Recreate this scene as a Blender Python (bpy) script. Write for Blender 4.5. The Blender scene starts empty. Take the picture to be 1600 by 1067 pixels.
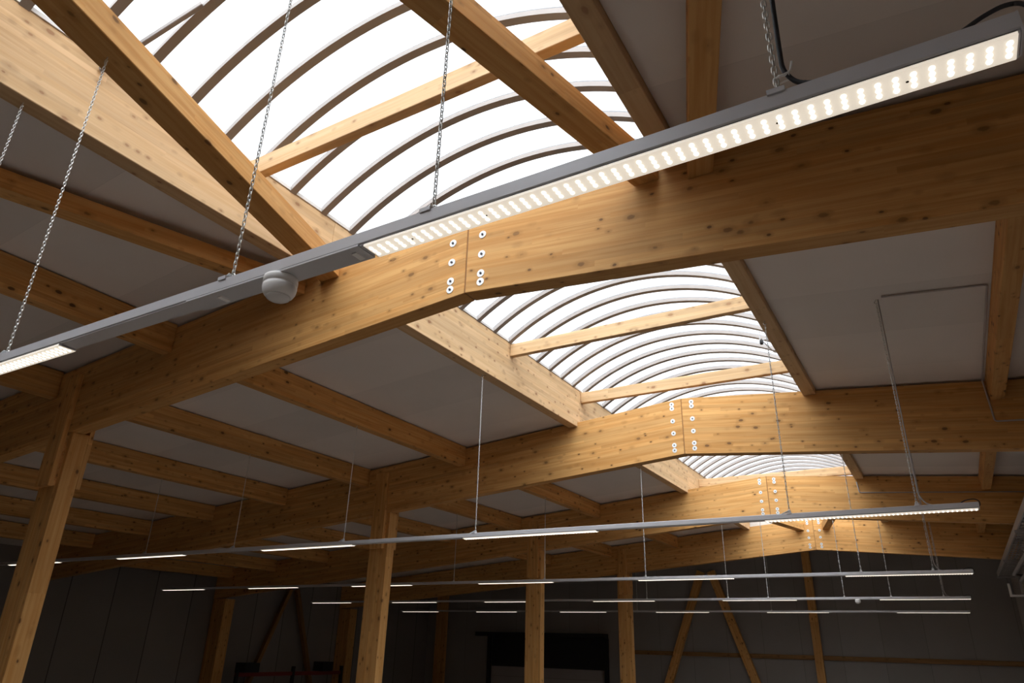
import bpy, bmesh, math, random
from mathutils import Vector, Matrix

random.seed(7)
SC = bpy.context.scene
COL = SC.collection
ZC = 3.6                      # eye height above the hall floor; heights below are measured from the eye
XR, ZK, SL, SR, H, W = -2.607, 2.299, 0.0872, 0.0914, 0.744, 0.143   # ridge, soffit at ridge, slopes, rafter depth, width
YA = 3.623                    # near face of the nearest rafter
BAY = 5.0
YF, YG, XL, XW = -6.35, 23.6, -17.75, 1.42    # front wall, gable, side walls
ZF = -3.6


# ------------------------------------------------------------------ helpers
def V(x, y, z):
    return Vector((x, y, z + ZC))


def rbot(x):
    return ZK - (SL * (XR - x) if x < XR else SR * (x - XR))


def rtop(x):
    return rbot(x) + H


def ceil(x):
    return rtop(x) + 0.03


def tag(o, label=None, cat=None, group=None, kind=None):
    if label: o['label'] = label
    if cat: o['category'] = cat
    if group: o['group'] = group
    if kind: o['kind'] = kind
    return o


def link(name, me, mat, parent=None, M=None):
    o = bpy.data.objects.new(name, me)
    COL.objects.link(o)
    if mat is not None and len(me.materials) == 0:
        me.materials.append(mat)
    M = M or Matrix.Identity(4)
    if parent is not None:
        o.parent = parent
        o.matrix_basis = Matrix.Translation(-TOT[parent.name]) @ M
    else:
        o.matrix_basis = M
    TOT[o.name] = M.to_translation() if parent is None else Vector((0, 0, 0))
    return o


TOT = {}


def thing(name, loc, label, cat, group=None, kind='thing'):
    o = bpy.data.objects.new(name, None)
    COL.objects.link(o)
    o.location = loc
    o.empty_display_size = .1
    TOT[o.name] = Vector(loc)
    return tag(o, label, cat, group, kind)


def sub(name, me, mat, part, M=None):
    """a mesh under a part: M is relative to that part's own frame"""
    o = bpy.data.objects.new(name, me)
    COL.objects.link(o)
    if mat is not None and len(me.materials) == 0:
        me.materials.append(mat)
    o.parent = part
    o.matrix_basis = M or Matrix.Identity(4)
    return o


def mesh(name, vs, fs, smooth=False):
    me = bpy.data.meshes.new(name)
    me.from_pydata([tuple(v) for v in vs], [], fs)
    bm = bmesh.new(); bm.from_mesh(me)
    bmesh.ops.recalc_face_normals(bm, faces=bm.faces)
    bm.to_mesh(me); bm.free()
    if smooth:
        me.polygons.foreach_set('use_smooth', [True] * len(me.polygons))
    return me


def bevelled(me, w):
    bm = bmesh.new(); bm.from_mesh(me)
    bmesh.ops.bevel(bm, geom=list(bm.edges), offset=w, segments=1, affect='EDGES', clamp_overlap=True)
    bmesh.ops.recalc_face_normals(bm, faces=bm.faces)
    bm.to_mesh(me); bm.free()
    return me


def prism(name, poly, y0, y1, bev=0.004):
    """polygon in local (x, z), extruded along local y"""
    n = len(poly)
    vs = [(p[0], y0, p[1]) for p in poly] + [(p[0], y1, p[1]) for p in poly]
    fs = [tuple(range(n)), tuple(range(2 * n - 1, n - 1, -1))]
    fs += [(i, (i + 1) % n, n + (i + 1) % n, n + i) for i in range(n)]
    me = mesh(name, vs, fs)
    return bevelled(me, bev) if bev else me


class MB:
    def __init__(s): s.v = []; s.f = []

    def box(s, x0, x1, y0, y1, z0, z1):
        b = len(s.v)
        s.v += [(x, y, z) for z in (z0, z1) for y in (y0, y1) for x in (x0, x1)]
        s.f += [tuple(b + i for i in q) for q in
                ((0, 1, 3, 2), (4, 6, 7, 5), (0, 4, 5, 1), (2, 3, 7, 6), (0, 2, 6, 4), (1, 5, 7, 3))]
        return s

    def tube(s, pts, r, n=8, closed=False, cap=True):
        pts = [Vector(p) for p in pts]
        b = len(s.v); m = len(pts)
        ref = None
        for i, p in enumerate(pts):
            if closed: t = pts[(i + 1) % m] - pts[i - 1]
            else: t = pts[min(i + 1, m - 1)] - pts[max(i - 1, 0)]
            t.normalize()
            if ref is None:
                ref = Vector((0, 0, 1)) if abs(t.z) < .9 else Vector((1, 0, 0))
            u = (ref - t * ref.dot(t)).normalized(); ref = u
            w = t.cross(u)
            for k in range(n):
                a = 2 * math.pi * k / n
                s.v.append(p + r * (math.cos(a) * u + math.sin(a) * w))
        for i in range(m if closed else m - 1):
            j = (i + 1) % m
            for k in range(n):
                k2 = (k + 1) % n
                s.f.append((b + i * n + k, b + i * n + k2, b + j * n + k2, b + j * n + k))
        if cap and not closed:
            s.f.append(tuple(b + k for k in range(n)))
            s.f.append(tuple(b + (m - 1) * n + k for k in range(n)))
        return s

    def lathe(s, prof, n=28, c=(0, 0, 0)):
        b = len(s.v)
        for r, z in prof:
            for k in range(n):
                a = 2 * math.pi * k / n
                s.v.append((c[0] + r * math.cos(a), c[1] + r * math.sin(a), c[2] + z))
        for i in range(len(prof) - 1):
            for k in range(n):
                k2 = (k + 1) % n
                s.f.append((b + i * n + k, b + i * n + k2, b + (i + 1) * n + k2, b + (i + 1) * n + k))
        s.f.append(tuple(b + k for k in range(n)))
        s.f.append(tuple(b + (len(prof) - 1) * n + k for k in range(n)))
        return s

    def me(s, name, smooth=False): return mesh(name, s.v, s.f, smooth)


def frame(O, ex, ez):
    ex = Vector(ex).normalized(); ez = Vector(ez)
    ez = (ez - ex * ez.dot(ex)).normalized()
    ey = ez.cross(ex)
    M = Matrix((ex, ey, ez)).transposed().to_4x4()
    M.translation = O
    return M


def beam_me(name, L, w, h, bev=0.004):
    """local x 0..L, y centred, z 0..h"""
    return prism(name, [(0, 0), (L, 0), (L, h), (0, h)], -w / 2, w / 2, bev)


def fillet(pts, r, n=5):
    """round the corners of a polyline"""
    pts = [Vector(p) for p in pts]
    out = [pts[0]]
    for a, b, c in zip(pts, pts[1:], pts[2:]):
        d1 = (a - b); d2 = (c - b)
        q = min(r, d1.length / 2, d2.length / 2)
        p1 = b + d1.normalized() * q; p2 = b + d2.normalized() * q
        for i in range(n + 1):
            t = i / n
            out.append((1 - t) ** 2 * p1 + 2 * t * (1 - t) * b + t * t * p2)
    out.append(pts[-1])
    return out


# ------------------------------------------------------------------ materials
def mat_new(name):
    m = bpy.data.materials.new(name)
    m.use_nodes = True
    nt = m.node_tree
    return m, nt, nt.nodes['Principled BSDF']


def plain(name, col, rough=.6, metal=0., spec=.3, noise=.06, scale=6.):
    m, nt, b = mat_new(name)
    N = nt.nodes.new; Lk = nt.links.new
    tc = N('ShaderNodeTexCoord'); nz = N('ShaderNodeTexNoise'); nz.inputs['Scale'].default_value = scale
    nz.inputs['Detail'].default_value = 4
    Lk(tc.outputs['Object'], nz.inputs['Vector'])
    mr = N('ShaderNodeMapRange')
    mr.inputs['From Min'].default_value = .3; mr.inputs['From Max'].default_value = .7
    mr.inputs['To Min'].default_value = 1 - noise; mr.inputs['To Max'].default_value = 1 + noise
    Lk(nz.outputs['Fac'], mr.inputs['Value'])
    mx = N('ShaderNodeMix'); mx.data_type = 'RGBA'; mx.blend_type = 'MULTIPLY'
    mx.inputs['Factor'].default_value = 1
    mx.inputs[6].default_value = (*col, 1)
    Lk(mr.outputs['Result'], mx.inputs[7])
    Lk(mx.outputs[2], b.inputs['Base Color'])
    b.inputs['Roughness'].default_value = rough
    b.inputs['Metallic'].default_value = metal
    b.inputs['Specular IOR Level'].default_value = spec
    return m


def wood(name, light, dark, knot=(.10, .045, .018), lam=.042, gain=1.0, small=.7):
    m, nt, b = mat_new(name)
    N = nt.nodes.new; Lk = nt.links.new

    def math_(op, a, c=None, d=None):
        n = N('ShaderNodeMath'); n.operation = op
        for i, v in enumerate((a, c, d)):
            if v is None: continue
            if isinstance(v, (int, float)): n.inputs[i].default_value = v
            else: Lk(v, n.inputs[i])
        return n.outputs[0]

    def mix(fac, c1, c2, mode='MIX'):
        n = N('ShaderNodeMix'); n.data_type = 'RGBA'; n.blend_type = mode
        for s, v in ((0, fac), (6, c1), (7, c2)):
            if isinstance(v, (int, float)): n.inputs[s].default_value = v
            elif isinstance(v, tuple): n.inputs[s].default_value = (*v, 1)
            else: Lk(v, n.inputs[s])
        return n.outputs[2]

    def rng(v, a, c, d, e, smooth=False):
        n = N('ShaderNodeMapRange')
        if smooth: n.interpolation_type = 'SMOOTHSTEP'
        Lk(v, n.inputs['Value'])
        for s, x in zip(('From Min', 'From Max', 'To Min', 'To Max'), (a, c, d, e)): n.inputs[s].default_value = x
        return n.outputs['Result']
    tc = N('ShaderNodeTexCoord'); oi = N('ShaderNodeObjectInfo')
    off = N('ShaderNodeCombineXYZ')
    r50 = math_('MULTIPLY', oi.outputs['Random'], 37.3)
    Lk(r50, off.inputs[0]); Lk(math_('MULTIPLY', oi.outputs['Random'], 11.7), off.inputs[1])
    add = N('ShaderNodeVectorMath'); add.operation = 'ADD'
    Lk(tc.outputs['Object'], add.inputs[0]); Lk(off.outputs[0], add.inputs[1])
    P = add.outputs[0]
    sp = N('ShaderNodeSeparateXYZ'); Lk(P, sp.inputs[0])
    X, Y, Z = sp.outputs
    # lamellas
    zl = math_('DIVIDE', Z, lam)
    idx = math_('FLOOR', zl)
    fr = math_('FRACT', zl)
    # boards finger-jointed every couple of metres
    seg = math_('FLOOR', math_('ADD', math_('MULTIPLY', X, .45), math_('MULTIPLY', idx, .37)))
    cv = N('ShaderNodeCombineXYZ'); Lk(idx, cv.inputs[0]); Lk(seg, cv.inputs[1])
    Lk(oi.outputs['Random'], cv.inputs[2])
    wn = N('ShaderNodeTexWhiteNoise'); Lk(cv.outputs[0], wn.inputs['Vector'])
    tint = rng(wn.outputs['Value'], 0, 1, .87, 1.08)
    line = math_('MINIMUM', fr, math_('SUBTRACT', 1, fr))
    seam = rng(line, 0, .035, .90, 1)

    def mapped(sx, sy, sz):
        mp = N('ShaderNodeVectorMath'); mp.operation = 'MULTIPLY'
        Lk(P, mp.inputs[0]); mp.inputs[1].default_value = (sx, sy, sz)
        return mp.outputs[0]
    shift = N('ShaderNodeVectorMath'); shift.operation = 'ADD'
    Lk(mapped(1.3, 34, 34), shift.inputs[0]); Lk(wn.outputs['Color'], shift.inputs[1])
    g = N('ShaderNodeTexNoise'); g.inputs['Scale'].default_value = 1; g.inputs['Detail'].default_value = 5
    g.inputs['Distortion'].default_value = .35
    Lk(shift.outputs[0], g.inputs['Vector'])
    grain = rng(g.outputs['Fac'], .32, .7, 0, 1, True)
    base = mix(grain, light, dark)
    g2 = N('ShaderNodeTexNoise'); g2.inputs['Scale'].default_value = 1; g2.inputs['Detail'].default_value = 2
    Lk(mapped(.8, 5, 5), g2.inputs['Vector'])
    base = mix(rng(g2.outputs['Fac'], .35, .75, 0, .35), base, tuple(c * .78 for c in dark))
    mul = N('ShaderNodeVectorMath'); mul.operation = 'SCALE'
    Lk(base, mul.inputs[0]); Lk(math_('MULTIPLY', math_('MULTIPLY', tint, seam), gain), mul.inputs['Scale'])
    colr = mul.outputs[0]
    # knots, two sizes
    for sx, sz, th, pr, off_ in ((4.2, 7.5, .15, .95, 0.), (7., 11., .13, small, 13.)):
        mp = N('ShaderNodeVectorMath'); mp.operation = 'ADD'
        Lk(mapped(sx, sz, sz), mp.inputs[0]); mp.inputs[1].default_value = (off_, off_, off_)
        # wobble the outline
        wv = N('ShaderNodeTexNoise'); wv.inputs['Scale'].default_value = 30
        Lk(P, wv.inputs['Vector'])
        ws = N('ShaderNodeVectorMath'); ws.operation = 'SCALE'; ws.inputs['Scale'].default_value = .07
        Lk(wv.outputs['Color'], ws.inputs[0])
        m2 = N('ShaderNodeVectorMath'); m2.operation = 'ADD'
        Lk(mp.outputs[0], m2.inputs[0]); Lk(ws.outputs[0], m2.inputs[1])
        vo = N('ShaderNodeTexVoronoi'); vo.inputs['Scale'].default_value = 1
        Lk(m2.outputs[0], vo.inputs['Vector'])
        s2 = N('ShaderNodeSeparateColor'); Lk(vo.outputs['Color'], s2.inputs[0])
        keep = math_('LESS_THAN', s2.outputs[0], pr)
        core = rng(vo.outputs['Distance'], th * .55, th, 1, 0, True)
        halo = rng(vo.outputs['Distance'], th, th * 2.1, .38, 0, True)
        colr = mix(math_('MULTIPLY', halo, keep), colr, tuple(c * .62 for c in dark))
        strength = rng(s2.outputs[1], 0, 1, .5, .95)
        colr = mix(math_('MULTIPLY', math_('MULTIPLY', core, keep), strength), colr, knot)
    Lk(colr, b.inputs['Base Color'])
    b.inputs['Roughness'].default_value = .62
    b.inputs['Specular IOR Level'].default_value = .22
    return m


def panel(name, col, axis, pitch, seamw=.012, depth=.5, rough=.5, shift=0.):
    """sheet cladding: a dark joint every PITCH metres along AXIS"""
    m, nt, b = mat_new(name)
    N = nt.nodes.new; Lk = nt.links.new
    tc = N('ShaderNodeTexCoord'); sp = N('ShaderNodeSeparateXYZ'); Lk(tc.outputs['Object'], sp.inputs[0])
    a = N('ShaderNodeMath'); a.operation = 'ADD'; a.inputs[1].default_value = 100 + shift
    Lk(sp.outputs[axis], a.inputs[0])
    d = N('ShaderNodeMath'); d.operation = 'DIVIDE'; d.inputs[1].default_value = pitch; Lk(a.outputs[0], d.inputs[0])
    f = N('ShaderNodeMath'); f.operation = 'FRACT'; Lk(d.outputs[0], f.inputs[0])
    fl = N('ShaderNodeMath'); fl.operation = 'FLOOR'; Lk(d.outputs[0], fl.inputs[0])
    lt = N('ShaderNodeMath'); lt.operation = 'LESS_THAN'; lt.inputs[1].default_value = seamw / pitch
    Lk(f.outputs[0], lt.inputs[0])
    wn = N('ShaderNodeTexWhiteNoise'); wn.noise_dimensions = '1D'; Lk(fl.outputs[0], wn.inputs['W'])
    mr = N('ShaderNodeMapRange'); mr.inputs['To Min'].default_value = .93; mr.inputs['To Max'].default_value = 1.05
    Lk(wn.outputs['Value'], mr.inputs['Value'])
    nz = N('ShaderNodeTexNoise'); nz.inputs['Scale'].default_value = 1.3; Lk(tc.outputs['Object'], nz.inputs['Vector'])
    mr2 = N('ShaderNodeMapRange'); mr2.inputs['To Min'].default_value = .92; mr2.inputs['To Max'].default_value = 1.08
    Lk(nz.outputs['Fac'], mr2.inputs['Value'])
    mu = N('ShaderNodeMath'); mu.operation = 'MULTIPLY'; Lk(mr.outputs[0], mu.inputs[0]); Lk(mr2.outputs[0], mu.inputs[1])
    sc = N('ShaderNodeVectorMath'); sc.operation = 'SCALE'; sc.inputs[0].default_value = col; Lk(mu.outputs[0], sc.inputs['Scale'])
    mx = N('ShaderNodeMix'); mx.data_type = 'RGBA'; Lk(lt.outputs[0], mx.inputs[0])
    Lk(sc.outputs[0], mx.inputs[6]); mx.inputs[7].default_value = (*[c * depth for c in col], 1)
    Lk(mx.outputs[2], b.inputs['Base Color'])
    b.inputs['Roughness'].default_value = rough
    b.inputs['Specular IOR Level'].default_value = .25
    return m


def emitter(name, col, strength, base):
    m, nt, b = mat_new(name)
    b.inputs['Base Color'].default_value = (*base, 1)
    b.inputs['Roughness'].default_value = .4
    b.inputs['Emission Color'].default_value = (*col, 1)
    b.inputs['Emission Strength'].default_value = strength
    return m


M_WOOD = wood('spruce_glulam', (.69, .388, .142), (.565, .272, .078))
M_WOOD_PALE = wood('spruce_glulam_pale', (.67, .455, .255), (.58, .37, .185), knot=(.26, .11, .05), small=1.0)
M_SEAM = plain('joint_filler', (.30, .15, .06), .8)
M_CEIL = panel('roof_sheet', (.70, .645, .60), 1, 1.0, .006, .9)
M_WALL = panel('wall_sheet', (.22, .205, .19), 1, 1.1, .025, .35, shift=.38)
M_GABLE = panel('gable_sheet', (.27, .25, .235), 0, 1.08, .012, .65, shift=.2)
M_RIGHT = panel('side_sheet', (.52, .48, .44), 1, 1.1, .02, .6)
M_DARKWOOD = wood('dark_timber', (.30, .165, .065), (.22, .11, .04))  # darker brown variant of the timber, for the girt and the wall braces
M_FLOOR = plain('concrete', (.35, .30, .255), .7, noise=.15, scale=1.2)
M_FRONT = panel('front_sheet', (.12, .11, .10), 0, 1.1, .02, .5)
M_ALU = plain('mill_aluminium', (.235, .205, .185), .5, .1)
M_CURB = plain('grey_curb', (.62, .60, .57), .5)
M_RAIL = plain('silver_grey_coating', (.60, .59, .605), .36, .1, .5, noise=.03)
M_RAILDARK = plain('dark_slot', (.03, .03, .03), .7)
M_WHITE = plain('white_plastic', (.88, .855, .83), .35, noise=.02)
M_LENS = plain('milky_lens', (.76, .73, .71), .25, noise=.02)
M_ZINC = plain('zinc', (.62, .61, .58), .35, .7)
M_STEEL = plain('galvanised_bolt', (.72, .74, .74), .3, .35)
M_BOLT = plain('dark_steel', (.09, .09, .10), .4, .6)
M_CABLE = plain('black_cable', (.03, .028, .03), .5)
M_PIPE = plain('grey_conduit', (.42, .385, .37), .5)
M_DARK = plain('dark_paint', (.022, .02, .02), .7)
M_DOOR = panel('door_sheet', (.30, .27, .26), 2, .55, .012, .6)
M_RED = plain('red_paint', (.16, .02, .015), .5)
M_TRAY = plain('galvanised_tray', (.36, .34, .33), .5, .3)
M_LED = emitter('led_lens', (1, .91, .74), 2.3, (.9, .87, .8))
M_LED.cycles.emission_sampling = 'NONE'
M_PLATE = emitter('led_plate', (1, .88, .72), .62, (.8, .77, .72))


def glazing_mat():
    m, nt, b = mat_new('polycarbonate')
    N = nt.nodes.new; Lk = nt.links.new
    nt.nodes.remove(b)
    out = nt.nodes['Material Output']
    tr = N('ShaderNodeBsdfTransparent'); tr.inputs[0].default_value = (.93, .95, .97, 1)
    tl = N('ShaderNodeBsdfTranslucent'); tl.inputs[0].default_value = (.9, .92, .95, 1)
    tc = N('ShaderNodeTexCoord'); wv = N('ShaderNodeTexNoise'); wv.inputs['Scale'].default_value = 1.5
    Lk(tc.outputs['Object'], wv.inputs['Vector'])
    mr = N('ShaderNodeMapRange'); mr.inputs['To Min'].default_value = .12; mr.inputs['To Max'].default_value = .22
    Lk(wv.outputs['Fac'], mr.inputs['Value'])
    mx = N('ShaderNodeMixShader'); Lk(mr.outputs[0], mx.inputs[0])
    Lk(tr.outputs[0], mx.inputs[1]); Lk(tl.outputs[0], mx.inputs[2])
    Lk(mx.outputs[0], out.inputs['Surface'])
    return m


M_GLAZ = glazing_mat()

RAFT = ['nearest', 'second', 'third', 'farthest']


# ------------------------------------------------------------------ setting
def structure(name, me, mat, label=None):
    o = link(name, me, mat, None, Matrix.Translation((0, 0, ZC)))
    return tag(o, label, None, None, 'structure')


structure('floor', MB().box(XL - .2, XW + .2, YF - .2, YG + .2, ZF - .2, ZF).me('floor'), M_FLOOR)
XTLo, XTRo = -4.25, -0.964       # outer faces of the skylight beams
# roof sheets, left and right of the skylight, closed over the ridge beyond the last rafter
YS1 = YA + 3 * BAY + W + .05
ml = MB()


def slab(mb, x0, x1, y0, y1):
    b = len(mb.v)
    for dz in (0, .12):
        for (x, y) in ((x0, y0), (x1, y0), (x1, y1), (x0, y1)):
            mb.v.append((x, y, ceil(x) + dz))
    mb.f += [tuple(b + i for i in q) for q in ((3, 2, 1, 0), (4, 5, 6, 7), (0, 1, 5, 4), (1, 2, 6, 5), (2, 3, 7, 6), (3, 0, 4, 7))]


slab(ml, XL - .2, XTLo, YF - .2, YG + .2); slab(ml, XTLo, XR, YS1 + .061, YG + .2)
structure('ceiling_left', ml.me('ceiling_left'), M_CEIL)
mr_ = MB(); slab(mr_, XTRo, XW + .2, YF - .2, YG + .2); slab(mr_, XR, XTRo, YS1 + .061, YG + .2)
structure('ceiling_right', mr_.me('ceiling_right'), M_CEIL)


def gable_poly(x0, x1):
    xs = [x for x in (x0, XR, x1)]
    return [(x0, ZF), (x1, ZF), (x1, ceil(x1) + .1), (XR, ceil(XR) + .1), (x0, ceil(x0) + .1)]


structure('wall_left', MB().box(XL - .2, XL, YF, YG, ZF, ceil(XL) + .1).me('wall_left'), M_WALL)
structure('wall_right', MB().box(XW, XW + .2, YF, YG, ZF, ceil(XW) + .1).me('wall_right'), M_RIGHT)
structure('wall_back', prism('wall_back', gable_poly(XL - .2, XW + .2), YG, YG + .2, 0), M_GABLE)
fp = [(XL - .2, ZF), (XW + .2, ZF), (XW + .2, ceil(XW + .2) + .1), (XTRo, ceil(XTRo) + .1), (XTRo, 3.45)]
for i in range(9):
    a = math.radians(35 - 70 * i / 8); fp.append((XR + 2.76 * math.sin(a), 1.214 + 2.76 * math.cos(a)))
fp += [(XTLo, 3.45), (XTLo, ceil(XTLo) + .1), (XL - .2, ceil(XL - .2) + .1)]
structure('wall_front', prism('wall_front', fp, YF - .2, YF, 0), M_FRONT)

# ------------------------------------------------------------------ skylight (barrel vault)
AC, AR = (XR, 1.214), 2.644
sky = thing('window_1', V(XR, YF, 3.4), None, None, None, 'structure')


def arcpt(r, a):
    return (AC[0] + r * math.sin(a), AC[1] + r * math.cos(a))


AM = math.radians(35.2)


def rib_mesh():
    mb = MB(); n = 30

    def sweep(r0, r1, w, am):
        b = len(mb.v)
        for i in range(n + 1):
            a = -am + 2 * am * i / n
            for r, y in ((r0, -w / 2), (r0, w / 2), (r1, w / 2), (r1, -w / 2)):
                x, z = arcpt(r, a); mb.v.append((x - XR, y, z - 3.4))
        for i in range(n):
            for k in range(4):
                k2 = (k + 1) % 4
                mb.f.append((b + i * 4 + k, b + i * 4 + k2, b + i * 4 + 4 + k2, b + i * 4 + 4 + k))
        mb.f.append((b, b + 1, b + 2, b + 3)); mb.f.append(tuple(b + n * 4 + k for k in range(4)))
    sweep(AR, AR + .038, .062, AM)          # inner profile
    sweep(AR + .038, AR + .054, .016, AM)   # web
    sweep(AR + .054, AR + .062, .050, AM)   # outer clamping strip
    # the two feet on the curb
    for s in (-1, 1):
        x = s * AR * math.sin(AM)
        mb.box(x - .005, x + .03, -.031, .031, -.012, .02) if s > 0 else mb.box(x - .03, x + .005, -.031, .031, -.012, .02)
    return mb.me('rib')


rib_me = rib_mesh()
rib_me.materials.append(M_ALU)
ribY = []
k = -29
while True:
    y = 3.897 + .352 * k
    k += 1
    if y < YF + .1: continue
    if y > YS1 - .05: break
    ribY.append(y)
for y in ribY:
    link('rib', rib_me, None, sky, Matrix.Translation((XR, y, 3.4 + ZC)))
gm = MB(); n = 30
Y0, Y1 = YF, YS1 - .02
for (r) in (AR + .0385, AR + .0525):
    for i in range(n + 1):
        a = -AM + 2 * AM * i / n
        x, z = arcpt(r, a)
        gm.v += [(x, Y0, z), (x, Y1, z)]
B2 = 2 * (n + 1)
for i in range(n):
    a, b = 2 * i, 2 * i + 2
    gm.f += [(a, a + 1, b + 1, b), (B2 + a, B2 + b, B2 + b + 1, B2 + a + 1)]
    gm.f += [(a, b, B2 + b, B2 + a), (a + 1, B2 + a + 1, B2 + b + 1, b + 1)]
gm.f += [(0, B2, B2 + 1, 1), (2 * n, 2 * n + 1, B2 + 2 * n + 1, B2 + 2 * n)]
tag(link('pane', gm.me('pane'), M_GLAZ, sky, Matrix.Translation((0, 0, ZC))), 'arched milky glazing sheet of the barrel skylight')
for s in (-1, 1):
    xi = XR + s * 1.503
    pts = sorted([xi - s * .012, xi + s * .15])
    me = MB().box(pts[0], pts[1], YF, YS1, 3.402, 3.432).me('curb')
    # an upstand closing the strip between curb and glazing
    xo = XR + s * (AR + .10) * math.sin(AM)
    a_, b_ = sorted([xo - .0, xo + s * .05])
    tag(link('curb', me, M_CURB, sky, Matrix.Translation((0, 0, ZC))), 'pale grey curb flashing on top of the skylight beam')
# arched end panel above the last rafter
ep = [arcpt(AR + .1, -AM + 2 * AM * i / 16) for i in range(17)]
ep += [(XR + 1.64, 2.9), (XR, ceil(XR)), (XR - 1.64, 2.9)]
link('end_panel', prism('end_panel', ep, YS1, YS1 + .06, 0), M_CURB, sky, Matrix.Translation((0, 0, ZC)))


# ------------------------------------------------------------------ rafters
bolt_me = MB().lathe([(.0005, -.001), (.030, -.001), (.030, .004), (.0005, .004)], 20).me('washer')
nut_me = MB().lathe([(.0095, .004), (.0095, .010), (.0075, .013), (.0005, .013)], 6).me('nut')
bolt_me.materials.append(M_STEEL); nut_me.materials.append(M_BOLT)
RAFLAB = ['nearest and largest glued timber rafter, behind the near light strip, bolted at its ridge joint',
          'second timber rafter from the front, crossing the whole photo above the second light strip',
          'third timber rafter from the front, its ridge joint just above the second light strip',
          'farthest timber rafter, its underside a shallow V against the dark gable wall',
          'timber rafter overhead behind the viewpoint, carrying the near ends of the diagonal braces']
for k in range(-1, 4):
    y0 = YA + BAY * k
    t = thing('glulam_rafter', V(XR, y0, ZK), RAFLAB[k], 'beam', 'timber rafters')
    for s in (-1, 1):
        xe = XL if s < 0 else XW
        g = .006
        O = V(XR + s * g, y0 + W / 2, ZK - (SL if s < 0 else SR) * g)
        sl = SL if s < 0 else SR
        ex = Vector((1, 0, sl)) if s < 0 else Vector((1, 0, -sl))
        ez = Vector((0, 0, 1))
        M = frame(O, ex, ez)
        Mi = M.inverted()
        wp = [(XR + s * g, rbot(XR + s * g)), (xe, rbot(xe)), (xe, rtop(xe)), (XR + s * g, rtop(XR + s * g))]
        poly = []
        for (x, z) in wp:
            q = Mi @ V(x, y0 + W / 2, z); poly.append((q.x, q.z))
        link('beam_half', prism('beam_half', poly, -W / 2, W / 2), M_WOOD, t, M)
    link('joint_filler', MB().box(-.0055, .0055, .006, W - .006, .004, H - .004).me('joint_filler'), M_SEAM, t, Matrix.Translation(V(XR, y0, ZK)))
    for s in (-1, 1):
        for z in (2.974, 2.918, 2.746, 2.582, 2.424, 2.356):
            M = Matrix.Translation(V(XR + s * .128 + (0 if s < 0 else .006), y0, z)) @ Matrix.Rotation(math.pi / 2, 4, 'X') @ Matrix.Rotation(random.random(), 4, 'Z')
            wsh = link('bolt', bolt_me, None, t, M)
            sub('nut', nut_me, None, wsh)

# ------------------------------------------------------------------ skylight beams (notched over the rafters)
SIDE = {-1: 'left', 1: 'right'}
BAYN = ['in front of the nearest rafter', 'between the nearest and second rafter', 'between the second and third rafter', 'between the third and farthest rafter']
for s in (-1, 1):
    xi = XR + s * 1.5; xo = xi + s * .14
    for k in range(4):
        a = YF + .002 if k == 0 else YA + W / 2 + BAY * (k - 1) + .001
        b = YA + W / 2 + BAY * k - .001
        zt, zb = 3.40, 2.845
        zn = max(rtop(xi), rtop(xo)) + .003
        hn = W / 2 + .004
        poly = [(a + hn, zb), (b - hn, zb), (b - hn, zn), (b, zn), (b, zt), (a, zt), (a, zn), (a + hn, zn)] if k else \
               [(a, zb), (YA + W / 2 - BAY - hn, zb), (YA + W / 2 - BAY - hn, zn), (YA + W / 2 - BAY + hn, zn), (YA + W / 2 - BAY + hn, zb),
                (b - hn, zb), (b - hn, zn), (b, zn), (b, zt), (a, zt)]
        poly = [(p - a, z - zb) for p, z in poly]
        M = frame(V((xi + xo) / 2, a, zb), (0, 1, 0), (0, 0, 1))
        o = link('skylight_beam', prism('skylight_beam', poly, -.07, .07), M_WOOD_PALE, None, M)
        tag(o, 'deep timber beam along the %s edge of the skylight, %s' % (SIDE[s], BAYN[k]), 'beam', 'skylight edge beams', 'thing')

# cross members of the skylight
SPY = [.72, 2.72, 4.72, 6.73, 8.72, 10.72, 12.72, 14.4, 16.72]
SPL = ['at the top edge of the photo', 'in the front skylight bay, behind the braces', 'just beyond the nearest rafter',
       'halfway between the nearest and second rafters', 'just above the second rafter',
       'just beyond the second rafter', 'in front of the third rafter', 'just above the third rafter', 'in front of the farthest rafter']
me = beam_me('spreader_beam', 3.0 - .006, .075, .155)
for y, l in zip(SPY, SPL):
    if y in (4.72, 12.72, 16.72): continue
    zs_ = 3.228 if y < 14 else 3.115
    o = link('spreader_beam', me, M_WOOD_PALE, None, frame(V(XR - 1.497, y + .0375, zs_), (1, 0, 0), (0, 0, 1)))
    tag(o, 'slim timber cross beam below skylight ribs, ' + l, 'beam', 'skylight cross beams', 'thing')

# ------------------------------------------------------------------ diagonal roof braces
def brace(p, q, z, w, label, h=.16):
    p = V(p[0], p[1], z); q = V(q[0], q[1], z)
    d = q - p
    # ends cut along the rafter faces (plane y = const)
    ex = d.normalized(); M = frame(p, ex, (0, 0, 1)); Mi = M.inverted()
    ex2 = Vector((ex.x, ex.y, 0)).normalized(); nn = Vector((-ex2.y, ex2.x, 0)) * (w / 2)
    vs = []
    for P, yy in ((p, p.y), (q, q.y)):
        for sg in (-1, 1):
            e = P + sg * nn
            t_ = (yy - e.y) / ex.y
            e = e + ex * t_
            for dz in (0, h): vs.append(Mi @ (e + Vector((0, 0, dz))))
    fs = [(0, 1, 3, 2), (4, 6, 7, 5), (0, 4, 5, 1), (2, 3, 7, 6), (0, 2, 6, 4), (1, 5, 7, 3)]
    o = link('roof_brace', bevelled(mesh('roof_brace', vs, fs), .004), M_WOOD, None, M)
    return tag(o, label, 'beam', 'diagonal roof braces', 'thing')


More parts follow.
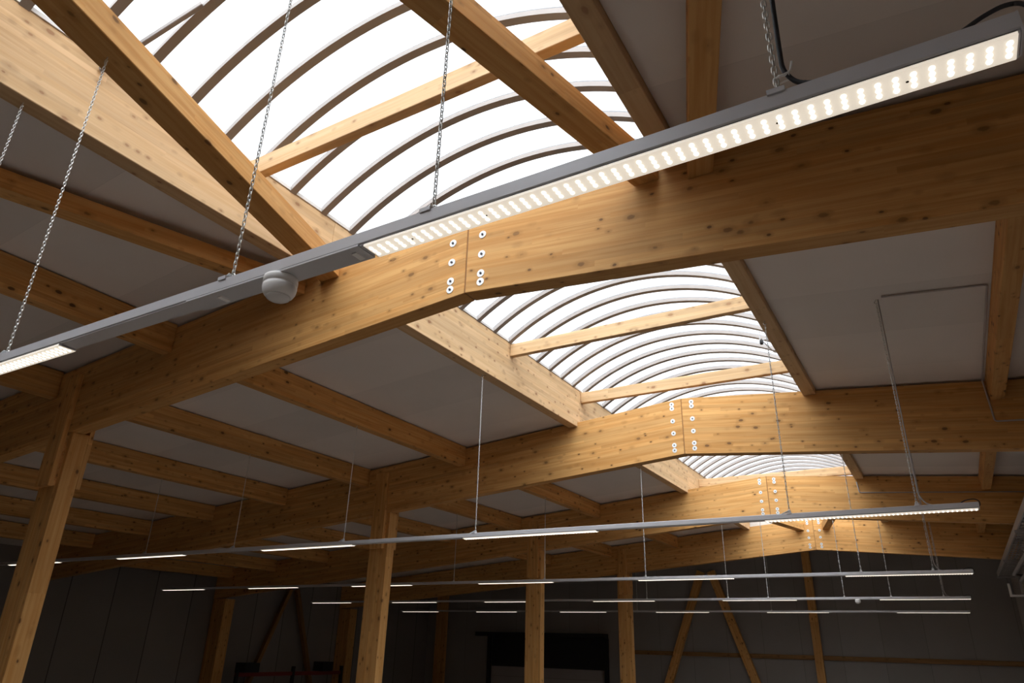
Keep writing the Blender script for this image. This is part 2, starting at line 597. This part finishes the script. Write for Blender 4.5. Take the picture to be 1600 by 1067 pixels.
BRY = YA - .002; BR0 = YA - BAY + W + .002
brace((-3.993, BRY), (-2.47 - .06, BR0), 2.76, .20, 'diagonal timber brace over the left end of the near light strip, dark underside')
brace((-1.215, BRY), (-2.32, BR0), 2.76, .165, 'diagonal timber brace crossing the middle of the front skylight bay')
brace((-.868, BRY), (.67, BR0), 2.69, .15, 'diagonal timber brace under the dark roof sheets, right of the front skylight', .14)
brace((-4.346, BRY), (-5.884, BR0), 2.69, .15, 'diagonal timber brace under the dark roof sheets, left of the front skylight', .14)
YC3, YD = YA + 2 * BAY + W + .002, YA + 3 * BAY - .002
brace((-4.0, YC3), (-2.92, YD), 2.76, .20, 'far diagonal brace meeting the farthest rafter left of its ridge joint')
brace((-1.2, YC3), (-2.32, YD), 2.76, .165, 'far diagonal brace meeting the farthest rafter right of its ridge joint')

# ------------------------------------------------------------------ purlins
PX = [-6.055, -7.95, -9.83, -11.73, -13.62, -15.5, -17.15]
ORD = ['first', 'second', 'third', 'fourth', 'fifth', 'sixth', 'seventh']


def purlin(x, k, label, h, w=.13):
    a = YA + W + BAY * (k - 1) + .001
    b = (YA + BAY * k if k < 4 else YG) - .001
    sl = SL if x < XR else -SR
    ez = Vector((-sl, 0, 1)) * 1.0
    O = V(x, a, min(ceil(x - w / 2), ceil(x + w / 2)) - h - .002)
    me = beam_me('purlin', b - a, w, h)
    o = link('purlin', me, M_WOOD, None, frame(O, (0, 1, 0), (0, 0, 1)))
    return tag(o, label, 'beam', 'roof purlins', 'thing')


PUR = {0: [0, 1, 2], 1: [0, 1, 2, 3, 4, 5], 2: [0, 1, 2, 3, 4, 5, 6], 3: [0, 1, 2]}
BAYP = ['in front of the nearest rafter', 'between the nearest and second rafters', 'between the second and third rafters', 'between the third and farthest rafters', 'beyond the farthest rafter']
for k, ids in PUR.items():
    for i in ids:
        purlin(PX[i], k, '%s timber purlin left of the skylight, %s' % (ORD[i], BAYP[k]), .29)
for k in range(1, 4):
    purlin(.785, k, 'timber purlin right of the skylight, %s' % BAYP[k], .24)

# ------------------------------------------------------------------ columns
CXR = -7.396
COLL = ['nearest and largest timber column, at the left edge of the photo', 'second timber column, right of the nearest one', 'third timber column, middle of the row',
        'farthest timber column of the inner row, rightmost of the four']
for k in range(4):
    y0 = YA + BAY * k
    cw = .36
    t = thing('timber_column', V(CXR - cw / 2, y0 + .09, ZF), COLL[k], 'post', 'inner timber columns')
    L = rbot(CXR - cw) - ZF - .002
    yb0, yb1 = y0 + .022, y0 + .19
    me = prism('post', [(0, 0), (rbot(CXR) - ZF - .002, 0), (L, cw), (0, cw)], -(yb1 - yb0) / 2, (yb1 - yb0) / 2)
    # local x up, local z towards -x: put the origin at the foot, right face
    link('post', me, M_WOOD, t, frame(V(CXR, (yb0 + yb1) / 2, ZF), (0, 0, 1), (-1, 0, 0)))
    zb = 1.325
    px1 = CXR - .055; pw = .25
    top = min(rtop(px1), rtop(px1 - pw)) - .10
    f0 = y0 - .05
    link('fork_plank', beam_me('fork_plank', top - zb, .0485, pw), M_WOOD, t, frame(V(px1, f0 + .0245, zb), (0, 0, 1), (-1, 0, 0)))
    # packing between plank and post below the rafter
    link('packing', MB().box(px1 - pw + .01, px1 - .01, y0 - .0008, y0 + .022, zb + .01, rbot(CXR - cw) - .004).me('packing'), M_WOOD, t, Matrix.Translation((0, 0, ZC)))
    r0 = y0 + .191
    link('fork_plank', beam_me('fork_plank', top - zb, .045, pw), M_WOOD, t, frame(V(CXR - .0, r0 + .0225, zb), (0, 0, 1), (-1, 0, 0)))

# wall columns, gable post, wall bracing
for k, l in ((2, 'dark timber column against the left wall, left of the V-shaped wall bracing'), (3, 'dark timber column against the left wall, right of the V-shaped wall bracing')):
    y0 = YA + BAY * k
    me = beam_me('wall_column', rbot(XL) - ZF - .003, .32, .5)
    o = link('wall_column', me, M_WOOD, None, frame(V(-17.235, y0 + .16, ZF), (0, 0, 1), (-1, 0, 0)))
    tag(o, l, 'post', 'columns along the left wall', 'thing')


def strut(name, p, q, w, h, up, label, cat, group, mat=None):
    p, q = V(*p), V(*q)
    o = link(name, beam_me(name, (q - p).length, w, h), mat or M_WOOD, None, frame(p, q - p, up))
    return tag(o, label, cat, group, 'thing')


strut('wall_brace', (-17.6, 14.06, -3.59), (-17.6, 16.17, 1.42), .12, .14, (1, 0, 0), 'left leg of the dark V-shaped brace on the left wall', 'beam', 'wall bracing', M_DARKWOOD)
strut('wall_brace', (-17.6, 18.38, -3.597), (-17.6, 16.43, 1.42), .12, .14, (1, 0, 0), 'right leg of the dark V-shaped brace on the left wall', 'beam', 'wall bracing', M_DARKWOOD)
YP = YG - .062
strut('gable_post', (-3.62, YP, ZF), (-3.62, YP, ceil(-3.62) - .02), .22, .15, (0, -1, 0), 'slender timber post on the far gable wall, under the farthest ridge joint', 'post', None)
strut('gable_brace', (-9.15, YG - .062, ZF), (-6.85, YG - .062, 2.35), .24, .14, (0, -1, 0), 'left leg of the inverted V bracing on the far gable wall', 'beam', 'gable bracing')
strut('gable_brace', (-4.5, YG - .062, ZF), (-6.53, YG - .062, 2.35), .24, .14, (0, -1, 0), 'right leg of the inverted V bracing on the far gable wall', 'beam', 'gable bracing')
strut('wall_girt', (-9.8, YG - .001, -.15), (XW, YG - .001, -.15), .055, .12, (0, 0, 1), 'dark horizontal timber rail across the far gable wall', 'beam', None, M_DARKWOOD).location.y -= .0285
strut('gable_post', (-17.0, YP, ZF), (-17.0, YP, ceil(-17.3) - .05), .45, .15, (0, -1, 0), 'dark timber post in the far left corner of the gable wall', 'post', None)

# sectional door in the gable
d = thing('door_1', V(-12.6, YG - .05, ZF), None, None, None, 'structure')
link('door_leaf', MB().box(-14.75, -10.3, YG - .06, YG - .005, ZF, -.68).me('door_leaf'), M_DOOR, d, Matrix.Translation((0, 0, ZC)))
link('header_panel', MB().box(-14.75, -10.3, YG - .05, YG - .005, -.68, .30).me('header_panel'), M_DARK, d, Matrix.Translation((0, 0, ZC)))
link('spring_housing', MB().box(-15.35, -10.2, YG - .30, YG - .005, .30, .44).me('spring_housing'), M_DARK, d, Matrix.Translation((0, 0, ZC)))
for x in (-14.85, -10.25):
    link('guide_rail', MB().box(x - .06, x + .06, YG - .14, YG - .002, ZF, .30).me('guide_rail'), M_DARK, d, Matrix.Translation((0, 0, ZC)))

# ------------------------------------------------------------------ light strips
YS, ZB, ZT = 1.230, 1.018, 1.067
XE = .287
RW = .070


def rail_mesh(x0, x1, w):
    # an upside-down tray: side walls, top, recessed dark line between the side and the bottom cover
    pr = [(0, .011), (.003, .008), (w - .003, .008), (w, .011), (w, ZT - ZB - .003), (w - .004, ZT - ZB), (.004, ZT - ZB), (0, ZT - ZB - .003)]
    L = x1 - x0
    n = len(pr)
    vs = [(0, p[0], p[1]) for p in pr] + [(L, p[0], p[1]) for p in pr]
    fs = [tuple(range(n)), tuple(range(2 * n - 1, n - 1, -1))] + [(i, (i + 1) % n, n + (i + 1) % n, n + i) for i in range(n)]
    return mesh('rail', vs, fs)


def module_meshes(L):
    hous = MB().box(0, L, .002, RW - .002, .0015, .0085).me('led_module')
    plate = MB().box(.004, L - .004, .0012, RW - .0012, 0, .0068).me('diffuser')
    mb = MB(); nrow = 50
    for i in range(nrow):
        x = .016 + (L - .032) * i / (nrow - 1)
        for j in range(3):
            y = RW / 2 + (j - 1) * .0165
            b = len(mb.v); m = 8
            rings = ((.0058, .0076, 0), (.0050, .0064, -.0022), (.0026, .0034, -.0040))
            for rx, ry, z in rings:
                for q in range(m):
                    a = 2 * math.pi * q / m
                    mb.v.append((x + rx * math.cos(a), y + ry * math.sin(a), z))
            for r in range(2):
                for q in range(m):
                    q2 = (q + 1) % m
                    mb.f.append((b + r * m + q, b + r * m + q2, b + (r + 1) * m + q2, b + (r + 1) * m + q))
            mb.f.append(tuple(b + 2 * m + q for q in range(m)))
            mb.f.append(tuple(b + q for q in range(m)))
    scr = MB()
    for x in (.105, .345, .585, .825, 1.065, 1.305):
        scr.lathe([(.003, -.0006), (.003, .0005)], 8, (x + .045, RW / 2, 0))
    return hous, plate, mb.me('led_rows'), scr.me('screw')


HM, PM, LM, SM = module_meshes(1.53)
for me_, m_ in ((HM, M_RAIL), (PM, M_PLATE), (LM, M_LED), (SM, M_DARK)): me_.materials.append(m_)
cover_me = MB().box(0, 1.0, .004, RW - .004, .004, .0095).me('blank_cover')
cover_me.materials.append(M_RAIL)
clip_me = MB().box(-.018, .018, -.004, RW + .004, -.006, .006).box(-.012, .012, RW / 2 - .004, RW / 2 + .004, 0, .024).me('suspension_clip')
clip_me.materials.append(M_RAIL)
hang = MB()
for sx, sw in ((-.062, .016), (.020, .005)):
    b = len(hang.v)
    for x, z in ((sx, .001), (0, .026)):
        hang.v += [(x, RW / 2 - sw, z), (x, RW / 2 + sw, z), (x, RW / 2 + sw, z + .004), (x, RW / 2 - sw, z + .004)]
    hang.f += [tuple(b + i for i in q) for q in ((0, 1, 2, 3), (7, 6, 5, 4), (0, 4, 5, 1), (1, 5, 6, 2), (2, 6, 7, 3), (3, 7, 4, 0))]
hang_me = hang.me('hanger'); hang_me.materials.append(M_STEEL)
slot_me = {}
STRIPL = ['nearest light strip, running large across the photo with a round sensor and glowing LED rows',
          'second light strip from the front, long and pale, in front of the third rafter',
          'third light strip from the front, just under the second one',
          'fourth light strip from the front, with a tiny round sensor under its right half',
          'farthest and lowest light strip, in front of the gable wall']
CHX = {0: [-.125, -1.03, -1.85, -3.285, -4.165], 1: [-.108, -1.045, -4.18, -6.03, -7.95, -9.83], 2: [-.16, -1.035, -4.19, -6.03, -7.95],
       3: [-.147, -1.035, -1.875, -3.354, -4.196, -6.045], 4: [-4.19, -7.95]}
STRY = [YS, YS + 5, YS + 10, YS + 15, YS + 19.3]
STRZ = [0, 0, 0, 0, -.033]


def sensor_parts(t, k, x):
    M = Matrix.Translation(V(x, STRY[k] + RW / 2, ZB + STRZ[k]))
    body = MB().lathe([(.046, .006), (.0505, .003), (.052, -.004), (.052, -.017), (.049, -.0195), (.0485, -.022),
                       (.0515, -.025), (.0515, -.034), (.049, -.046), (.0435, -.056), (.037, -.061)], 36).me('motion_sensor', True)
    s = link('motion_sensor', body, M_WHITE, t, M)
    tag(s, 'white round motion sensor')
    lens = MB().lathe([(.0372, -.0608), (.035, -.066), (.027, -.071), (.016, -.0735), (.001, -.0745)], 32).me('lens', True)
    sub('lens', lens, M_LENS, s)


for k in range(5):
    y, z = STRY[k], ZB + STRZ[k]
    x0 = -7.45 if k == 0 else -16.66
    t = thing('light_strip', V(XE, y, z), STRIPL[k], 'light', 'long ceiling light strips')
    key = x0
    if key not in slot_me:
        me1 = rail_mesh(x0, XE, RW); me1.materials.append(M_RAIL)
        me2 = MB().box(0, XE - x0 - .01, .0015, RW - .0015, .0075, .0105).me('slot'); me2.materials.append(M_RAILDARK)
        slot_me[key] = (me1, me2)
    r = link('rail', slot_me[key][0], None, t, Matrix.Translation(V(x0, y, z)))
    link('end_cap', MB().box(0, .004, .001, RW - .001, .001, ZT - ZB - .001).me('end_cap'), M_RAIL, t, Matrix.Translation(V(XE, y, z)))
    nmod = 3 if k == 0 else 6
    for i in range(nmod):
        xr_ = XE - .002 - 3.072 * i
        h = link('led_module', HM, None, t, Matrix.Translation(V(xr_ - 1.53, y, z - .004)))
        sub('diffuser', PM, None, h); sub('led_rows', LM, None, h)
        if k == 0 and i == 0: sub('screw', SM, None, h)
        xb = xr_ - 1.53 - .004
        if i < nmod - 1 or k == 0:
            c = link('blank_cover', cover_me, None, t, Matrix.Translation(V(xb - 1.535, y, z + .0005)))
            c.scale = (1.535, 1, 1)
    if k == 0:
        # wider sensor insert with its two clips
        ins = link('sensor_insert', MB().box(-2.02, -1.262, -.001, RW + .003, .002, .0075).me('sensor_insert'), M_RAIL, t, Matrix.Translation((0, y, z + ZC)))
        for x in (-1.884, -1.30):
            sub('clip', MB().box(x - .006, x + .012, .022, .060, -.002, .002).me('clip'), M_WHITE, ins)
        sensor_parts(t, 0, -1.607)
    if k == 3: sensor_parts(t, 3, -1.64)
    for x in CHX[k]:
        cl_ = link('suspension_clip', clip_me, None, t, Matrix.Translation(V(x, y, ZT + STRZ[k])))
        if k < 2 and x < -.5: sub('hanger', hang_me, None, cl_)
    if k == 0:
        # cable looping out of the end of the rail
        pts = [(.14, y + .05, ZT - .004), (.17, y + .05, ZT + .012), (.21, y + .05, ZT + .034), (.25, y + .045, ZT + .050), (.285, y + .04, ZT + .055), (.312, y + .04, ZT + .045), (.322, y + .04, ZT + .015), (.300, y + .04, ZT - .025), (.290, y + .04, ZT - .03)]
        link('supply_cable', MB().tube(fillet(pts, .02, 4), .0045, 8).me('supply_cable', True), M_CABLE, t, Matrix.Translation((0, 0, ZC)))
    elif k in (1, 2, 3):
        pts = [(XE - .12, y + .03, ZT - .004), (XE - .08, y + .03, ZT + .02), (XE - .02, y + .03, ZT + .028), (XE + .012, y + .03, ZT + .012), (XE + .012, y + .03, ZT - .02), (XE + .002, y + .03, ZT - .028)]
        link('supply_cable', MB().tube(fillet(pts, .02, 4), .004, 6).me('supply_cable', True), M_CABLE, t, Matrix.Translation((0, 0, ZC)))


# ------------------------------------------------------------------ chains
def chain_mesh(L, pitch, wire, wid, ns, nt_):
    mb = MB()
    n = max(2, int(round(L / pitch)))
    p = L / n
    ln = p + 2 * wire
    for i in range(n):
        c = -p * (i + .5)
        hl = ln / 2 - wire / 2 * .0; r = wid / 2
        path = []
        for q in range(ns):
            a = 2 * math.pi * q / ns
            ca, sa = math.cos(a), math.sin(a)
            e = (hl - r)
            u = r * ca; v = r * sa + (e if sa > 1e-6 else -e if sa < -1e-6 else 0)
            path.append((u, 0, c + v) if i % 2 else (0, u, c + v))
        mb.tube(path, wire / 2, nt_, closed=True)
    return mb.me('links', True)


cache = {}


def chain(x, k, ztop, label, hook=True):
    y = STRY[k] + RW / 2
    zb = ZT + STRZ[k] + .030
    L = round(ztop - .035 - zb, 2)
    far = k >= 2
    key = (L, k if k < 3 else 3)
    if key not in cache:
        if k == 0: me = chain_mesh(L, .0165, .0034, .0105, 10, 5)
        elif k == 1: me = chain_mesh(L, .022, .0045, .011, 8, 4)
        else: me = chain_mesh(L, .05, .007, .013, 6, 3)
        me.materials.append(M_ZINC); cache[key] = me
    o = link('hanging_chain', cache[key], None, None, Matrix.Translation(V(x, y, ztop - .035)))
    tag(o, label, 'chain', 'chains carrying the light strips', 'thing')
    TOT[o.name] = o.matrix_basis.to_translation()
    # open screw hook at the top, ring and shackle at the bottom
    hr = .014 if k < 2 else .011
    hk = [(0, 0, .036), (0, 0, .026)]
    for i in range(9):
        a = math.radians(90 + 270 * i / 8 * .95)
        hk.append((hr * math.cos(a), 0, .010 + hr * math.sin(a)))
    link('hook', MB().tube([Vector(h) + V(x, y, ztop - .035) for h in hk], .0036 if k < 2 else .0034, 6).me('hook', True), M_ZINC, o)
    c0 = V(x, y, zb - .012)
    ring = [c0 + Vector((.012 * math.cos(2 * math.pi * i / 12), 0, .016 * math.sin(2 * math.pi * i / 12))) for i in range(12)]
    link('ring', MB().tube(ring, .003, 6, closed=True).me('ring', True), M_ZINC, o)
    return o


def strip_name(k): return ['nearest', 'second', 'third', 'fourth', 'farthest'][k] + ' light strip'


PB = {x: min(ceil(x - .065), ceil(x + .065)) - .292 for x in PX}


def topz(k, x):
    if k in (0, 3) and (abs(x + 1.86) < .1 or abs(x + 3.3) < .15): return 2.76
    if abs(x + 4.18) < .05 or abs(x + 1.04) < .05:
        return 2.845 if k < 4 else ceil(x)
    for p in PX:
        if abs(p - x) < .08: return PB[p] if k < 4 else ceil(x)
    if k == 0: return 2.69
    return ceil(x)


CL = {-.1: 'rightmost chain, beside the supply cable, of the %s', -1.03: 'chain from the right skylight beam down to the %s', -1.85: 'chain from the right-hand diagonal brace down to the %s',
      -3.3: 'chain from the left-hand diagonal brace down to the %s', -4.18: 'chain from the left skylight beam down to the %s',
      -6.03: 'chain from the first purlin left of the skylight to the %s', -7.95: 'chain from the second purlin left of the skylight to the %s', -9.83: 'chain from the third purlin left of the skylight to the %s'}
for k, xs in CHX.items():
    for x in xs:
        key = min(CL, key=lambda q: abs(q - x))
        lab = CL[key] % strip_name(k)
        if k == 4: lab = ('right-hand' if x > -5 else 'left-hand') + ' chain of the farthest light strip, by the gable wall'
        chain(x, k, topz(k, x), lab)


# supply cables beside the rightmost chains
def tube_thing(name, pts, r, mat, label, cat, rad=.03, n=8, group=None):
    pts = [V(*p) for p in pts]
    O = pts[0].copy()
    me = MB().tube([p - O for p in fillet(pts, rad)], r, n).me(name, True)
    o = link(name, me, mat, None, Matrix.Translation(O))
    return tag(o, label, cat, group, 'thing')


y = YS + RW / 2
tube_thing('power_cable', [(-.100, y + .012, 2.688), (-.098, y + .012, 1.9), (-.108, y + .012, 1.32), (-.110, y + .008, 1.15), (-.085, y + .008, 1.105), (-.05, y, 1.085), (-.01, y, 1.068)], .0055, M_CABLE,
           'black supply cable tied to the rightmost chain of the nearest light strip', 'cable', .06, 8, 'light strip supply cables')
tag(link('cable_tie', MB().tube([(-.118, y - .008, 1.128), (-.106, y + .0, 1.130), (-.094, y + .002, 1.142), (-.088, y - .002, 1.160)], .0022, 6).tube(
    [(-.128, y - .004, 1.127), (-.128, y + .016, 1.127), (-.098, y + .018, 1.131), (-.098, y - .006, 1.131)], .0022, 5, closed=True).me('cable_tie', True), M_WHITE, None, Matrix.Translation((0, 0, ZC))),
    'white cable tie around the rightmost chain of the nearest light strip', 'tie', None, 'thing')
for k in (1, 2, 3):
    yy = STRY[k] + RW / 2
    xx = CHX[k][0]
    tube_thing('power_cable', [(xx + .017, yy, ceil(xx + .02)), (xx + .018, yy, 1.7), (xx + .022, yy, 1.15), (xx + .06, yy, 1.085), (xx + .10, yy, ZT)], .005, M_PIPE,
               'grey supply cable beside the rightmost chain of the %s' % strip_name(k), 'cable', .05, 6, 'light strip supply cables')

# conduits
zc = lambda x: ceil(x) - .012
yB = YA + BAY - .013
tube_thing('conduit', [(-.06, 6.19, zc(-.06)), (.695, 6.19, zc(.695)), (.695, yB, zc(.695) - .006), (.715, yB, 2.285), (XW - .002, yB, 2.24)], .009, M_PIPE,
           'grey conduit on the roof sheet right of the skylight, then down the second rafter', 'pipe', .03, 8, 'grey conduits')
yC = YA + 2 * BAY - .013
tube_thing('conduit', [(-1.09, yC, 2.80), (-1.07, yC, 2.61), (XW - .002, yC, 2.43)], .009, M_PIPE, 'grey conduit along the right half of the third rafter', 'pipe', .03, 8, 'grey conduits')

# ------------------------------------------------------------------ vent opener in the skylight
def opener(x0, y0, z0, label):
    t = thing('vent_opener', V(x0, y0, z0), label, 'vent opener', 'skylight vent openers')
    I = Matrix.Translation(V(x0, y0, z0))
    link('motor', MB().lathe([(.008, -.03), (.02, -.026), (.023, 0), (.02, .026), (.008, .03)], 14).me('motor', True), M_DARK, t, I)
    link('bracket', MB().box(.01, .30, -.012, .012, .02, .035).box(.28, .30, -.012, .30, .02, .035).box(-.02, -.006, -.008, .008, .02, .14).me('bracket'), M_TRAY, t, I)
    link('push_rod', MB().tube([(.02, 0, .0), (.10, .18, -.08), (.24, .42, -.06)], .006, 8).tube([(.08, .02, .02), (.16, .20, -.05), (.28, .34, -.06)], .006, 8).me('push_rod', True), M_TRAY, t, I)
    return t


OP = [(-1.42, 8.12, 3.42), (-1.42, 13.1, 3.42)]
opener(*OP[0], 'small dark vent motor under the skylight ribs, before the second rafter')
opener(*OP[1], 'tiny dark vent motor under the skylight ribs, before the third rafter')

P1, P2 = V(-4.085, 1.565, 3.30), V(-3.452, 1.752, 3.716)
tag(link('vent_stay', beam_me('vent_stay', (P2 - P1).length, .03, .035), M_ALU, None, frame(P1, P2 - P1, (0, 0, 1))),
    'thin dark bar from the left skylight beam up to a curved rib', 'bar', None, 'thing')

# ------------------------------------------------------------------ right wall: cable ladder and cabinet
t = thing('cable_ladder', V(1.1, 12, 1.85), 'grey metal cable ladder with cables along the right wall', 'cable tray')
I = Matrix.Translation((0, 0, ZC))
for x in (1.0, 1.33):
    link('side_rail', MB().box(x, x + .02, 7.5, 20.8, 1.78, 1.89).me('side_rail'), M_TRAY, t, I)
rung_me = MB().box(1.02, 1.33, 0, .03, 1.79, 1.81).me('rung')
for i in range(44): link('rung', rung_me, M_TRAY, t, Matrix.Translation((0, 7.6 + .3 * i, ZC)))
for i in range(5):
    x = 1.06 + i * .055
    pts = [(x + .01 * math.sin(j * 1.7 + i), 7.5 + j * 1.32, 1.828 + .012 * math.sin(j + 2 * i)) for j in range(11)]
    link('cable', MB().tube(pts, .015, 6).me('cable', True), M_PIPE if i % 2 else M_TRAY, t, I)
for y in (9.0, 13.0, 17.0, 20.5):
    link('bracket', MB().box(.97, XW, y, y + .045, 1.74, 1.779).box(XW - .05, XW, y, y + .045, 1.4, 1.74).me('bracket'), M_TRAY, t, I)
t = thing('pipe_bracket', V(1.2, 18.5, 1.3), 'pale angled metal bracket below the far end of the cable ladder', 'bracket')
link('arm', MB().box(1.03, 1.07, 18.5, 18.56, 1.24, 1.46).me('arm'), M_CURB, t, I)
link('foot', MB().box(1.03, XW, 18.5, 18.56, 1.20, 1.24).me('foot'), M_CURB, t, I)
for i, (x, z) in enumerate(((1.17, 1.62), (1.27, 1.50))):
    tube_thing('wall_pipe', [(x, 9.5, z), (x, 18.4, z), (XW - .03, 18.7, z)], .03, M_TRAY, ('upper' if i == 0 else 'lower') + ' grey pipe running below the cable ladder on the right wall', 'pipe', .05, 10, 'pipes on the right wall')
t = thing('switch_cabinet', V(1.36, 19.4, .2), 'pale narrow cabinet on the right wall at the photo edge', 'cabinet')
link('body', bevelled(MB().box(1.30, XW, 19.2, 20.2, .1, .8).me('body'), .006), M_CURB, t, I)
link('door', MB().box(1.292, 1.299, 19.23, 20.17, .13, .77).me('door'), M_CURB, t, I)

# ------------------------------------------------------------------ racking at the foot of the left wall
t = thing('pallet_rack', V(-17.0, 16, ZF), 'dark pallet rack with a red beam at the foot of the left wall', 'rack')
for y in (14.1, 16.1, 18.1):
    link('upright', MB().box(-16.95, -16.87, y, y + .08, ZF, -.72).me('upright'), M_DARK, t, I)
link('red_beam', MB().box(-16.94, -16.89, 14.1, 18.18, -.96, -.86).me('red_beam'), M_RED, t, I)
for (a, b, z1, lab) in ((14.25, 14.75, -.62, 'dark box on the red rack beam, left one'), (17.15, 17.6, -.60, 'dark box on the red rack beam, right one')):
    o = link('storage_box', bevelled(MB().box(-.2, .2, 0, b - a, 0, z1 + .858).me('storage_box'), .01), M_DARK, None, Matrix.Translation(V(-16.95, a, -.858)))
    tag(o, lab, 'box', 'boxes on the rack', 'thing')

# ------------------------------------------------------------------ sky, camera, view
SUN, LOBE0, LOBE, BASE = (.22, -.71, .68), .25, 11.6, .95
w = bpy.data.worlds.new('sky'); SC.world = w
w.use_nodes = True
# overcast sky, far brighter around the hidden sun, which stands high behind the viewpoint
wt = w.node_tree; WN = wt.nodes.new; WL = wt.links.new
bg = wt.nodes['Background']
tc = WN('ShaderNodeTexCoord')
dt = WN('ShaderNodeVectorMath'); dt.operation = 'DOT_PRODUCT'
WL(tc.outputs['Generated'], dt.inputs[0]); dt.inputs[1].default_value = Vector(SUN).normalized()
rm = WN('ShaderNodeMapRange'); rm.inputs['From Min'].default_value = LOBE0; rm.inputs['From Max'].default_value = 1
WL(dt.outputs['Value'], rm.inputs['Value'])
pw = WN('ShaderNodeMath'); pw.operation = 'POWER'; pw.inputs[1].default_value = 1.6
WL(rm.outputs['Result'], pw.inputs[0])
mu = WN('ShaderNodeMath'); mu.operation = 'MULTIPLY_ADD'; mu.inputs[1].default_value = LOBE; mu.inputs[2].default_value = BASE
WL(pw.outputs[0], mu.inputs[0])
bg.inputs[0].default_value = (.955, .978, 1.0, 1)
WL(mu.outputs[0], bg.inputs[1])

cam = bpy.data.cameras.new('camera'); co = bpy.data.objects.new('camera', cam); COL.objects.link(co)
cam.sensor_width = 36; cam.lens = 1093.58 / 1600 * 36
cam.clip_start = .02; cam.clip_end = 200
yaw, pitch, roll = math.radians(31.2322), math.radians(23.4735), math.radians(1.64643)
fwd = Vector((-math.sin(yaw) * math.cos(pitch), math.cos(yaw) * math.cos(pitch), math.sin(pitch)))
r0 = Vector((math.cos(yaw), math.sin(yaw), 0)); u0 = r0.cross(fwd)
rt = math.cos(roll) * r0 + math.sin(roll) * u0
up = -math.sin(roll) * r0 + math.cos(roll) * u0
Mc = Matrix((rt, up, -fwd)).transposed().to_4x4(); Mc.translation = V(0, 0, 0)
co.matrix_world = Mc
SC.camera = co

SC.view_settings.view_transform = 'Standard'
SC.view_settings.look = 'None'
SC.view_settings.exposure = 0.0
SC.view_settings.gamma = 1.0
SC.view_settings.use_curve_mapping = False
SC.cycles.use_denoising = True
SC.cycles.max_bounces = 14
SC.cycles.diffuse_bounces = 7
SC.cycles.transparent_max_bounces = 24
SC.cycles.sample_clamp_indirect = 8
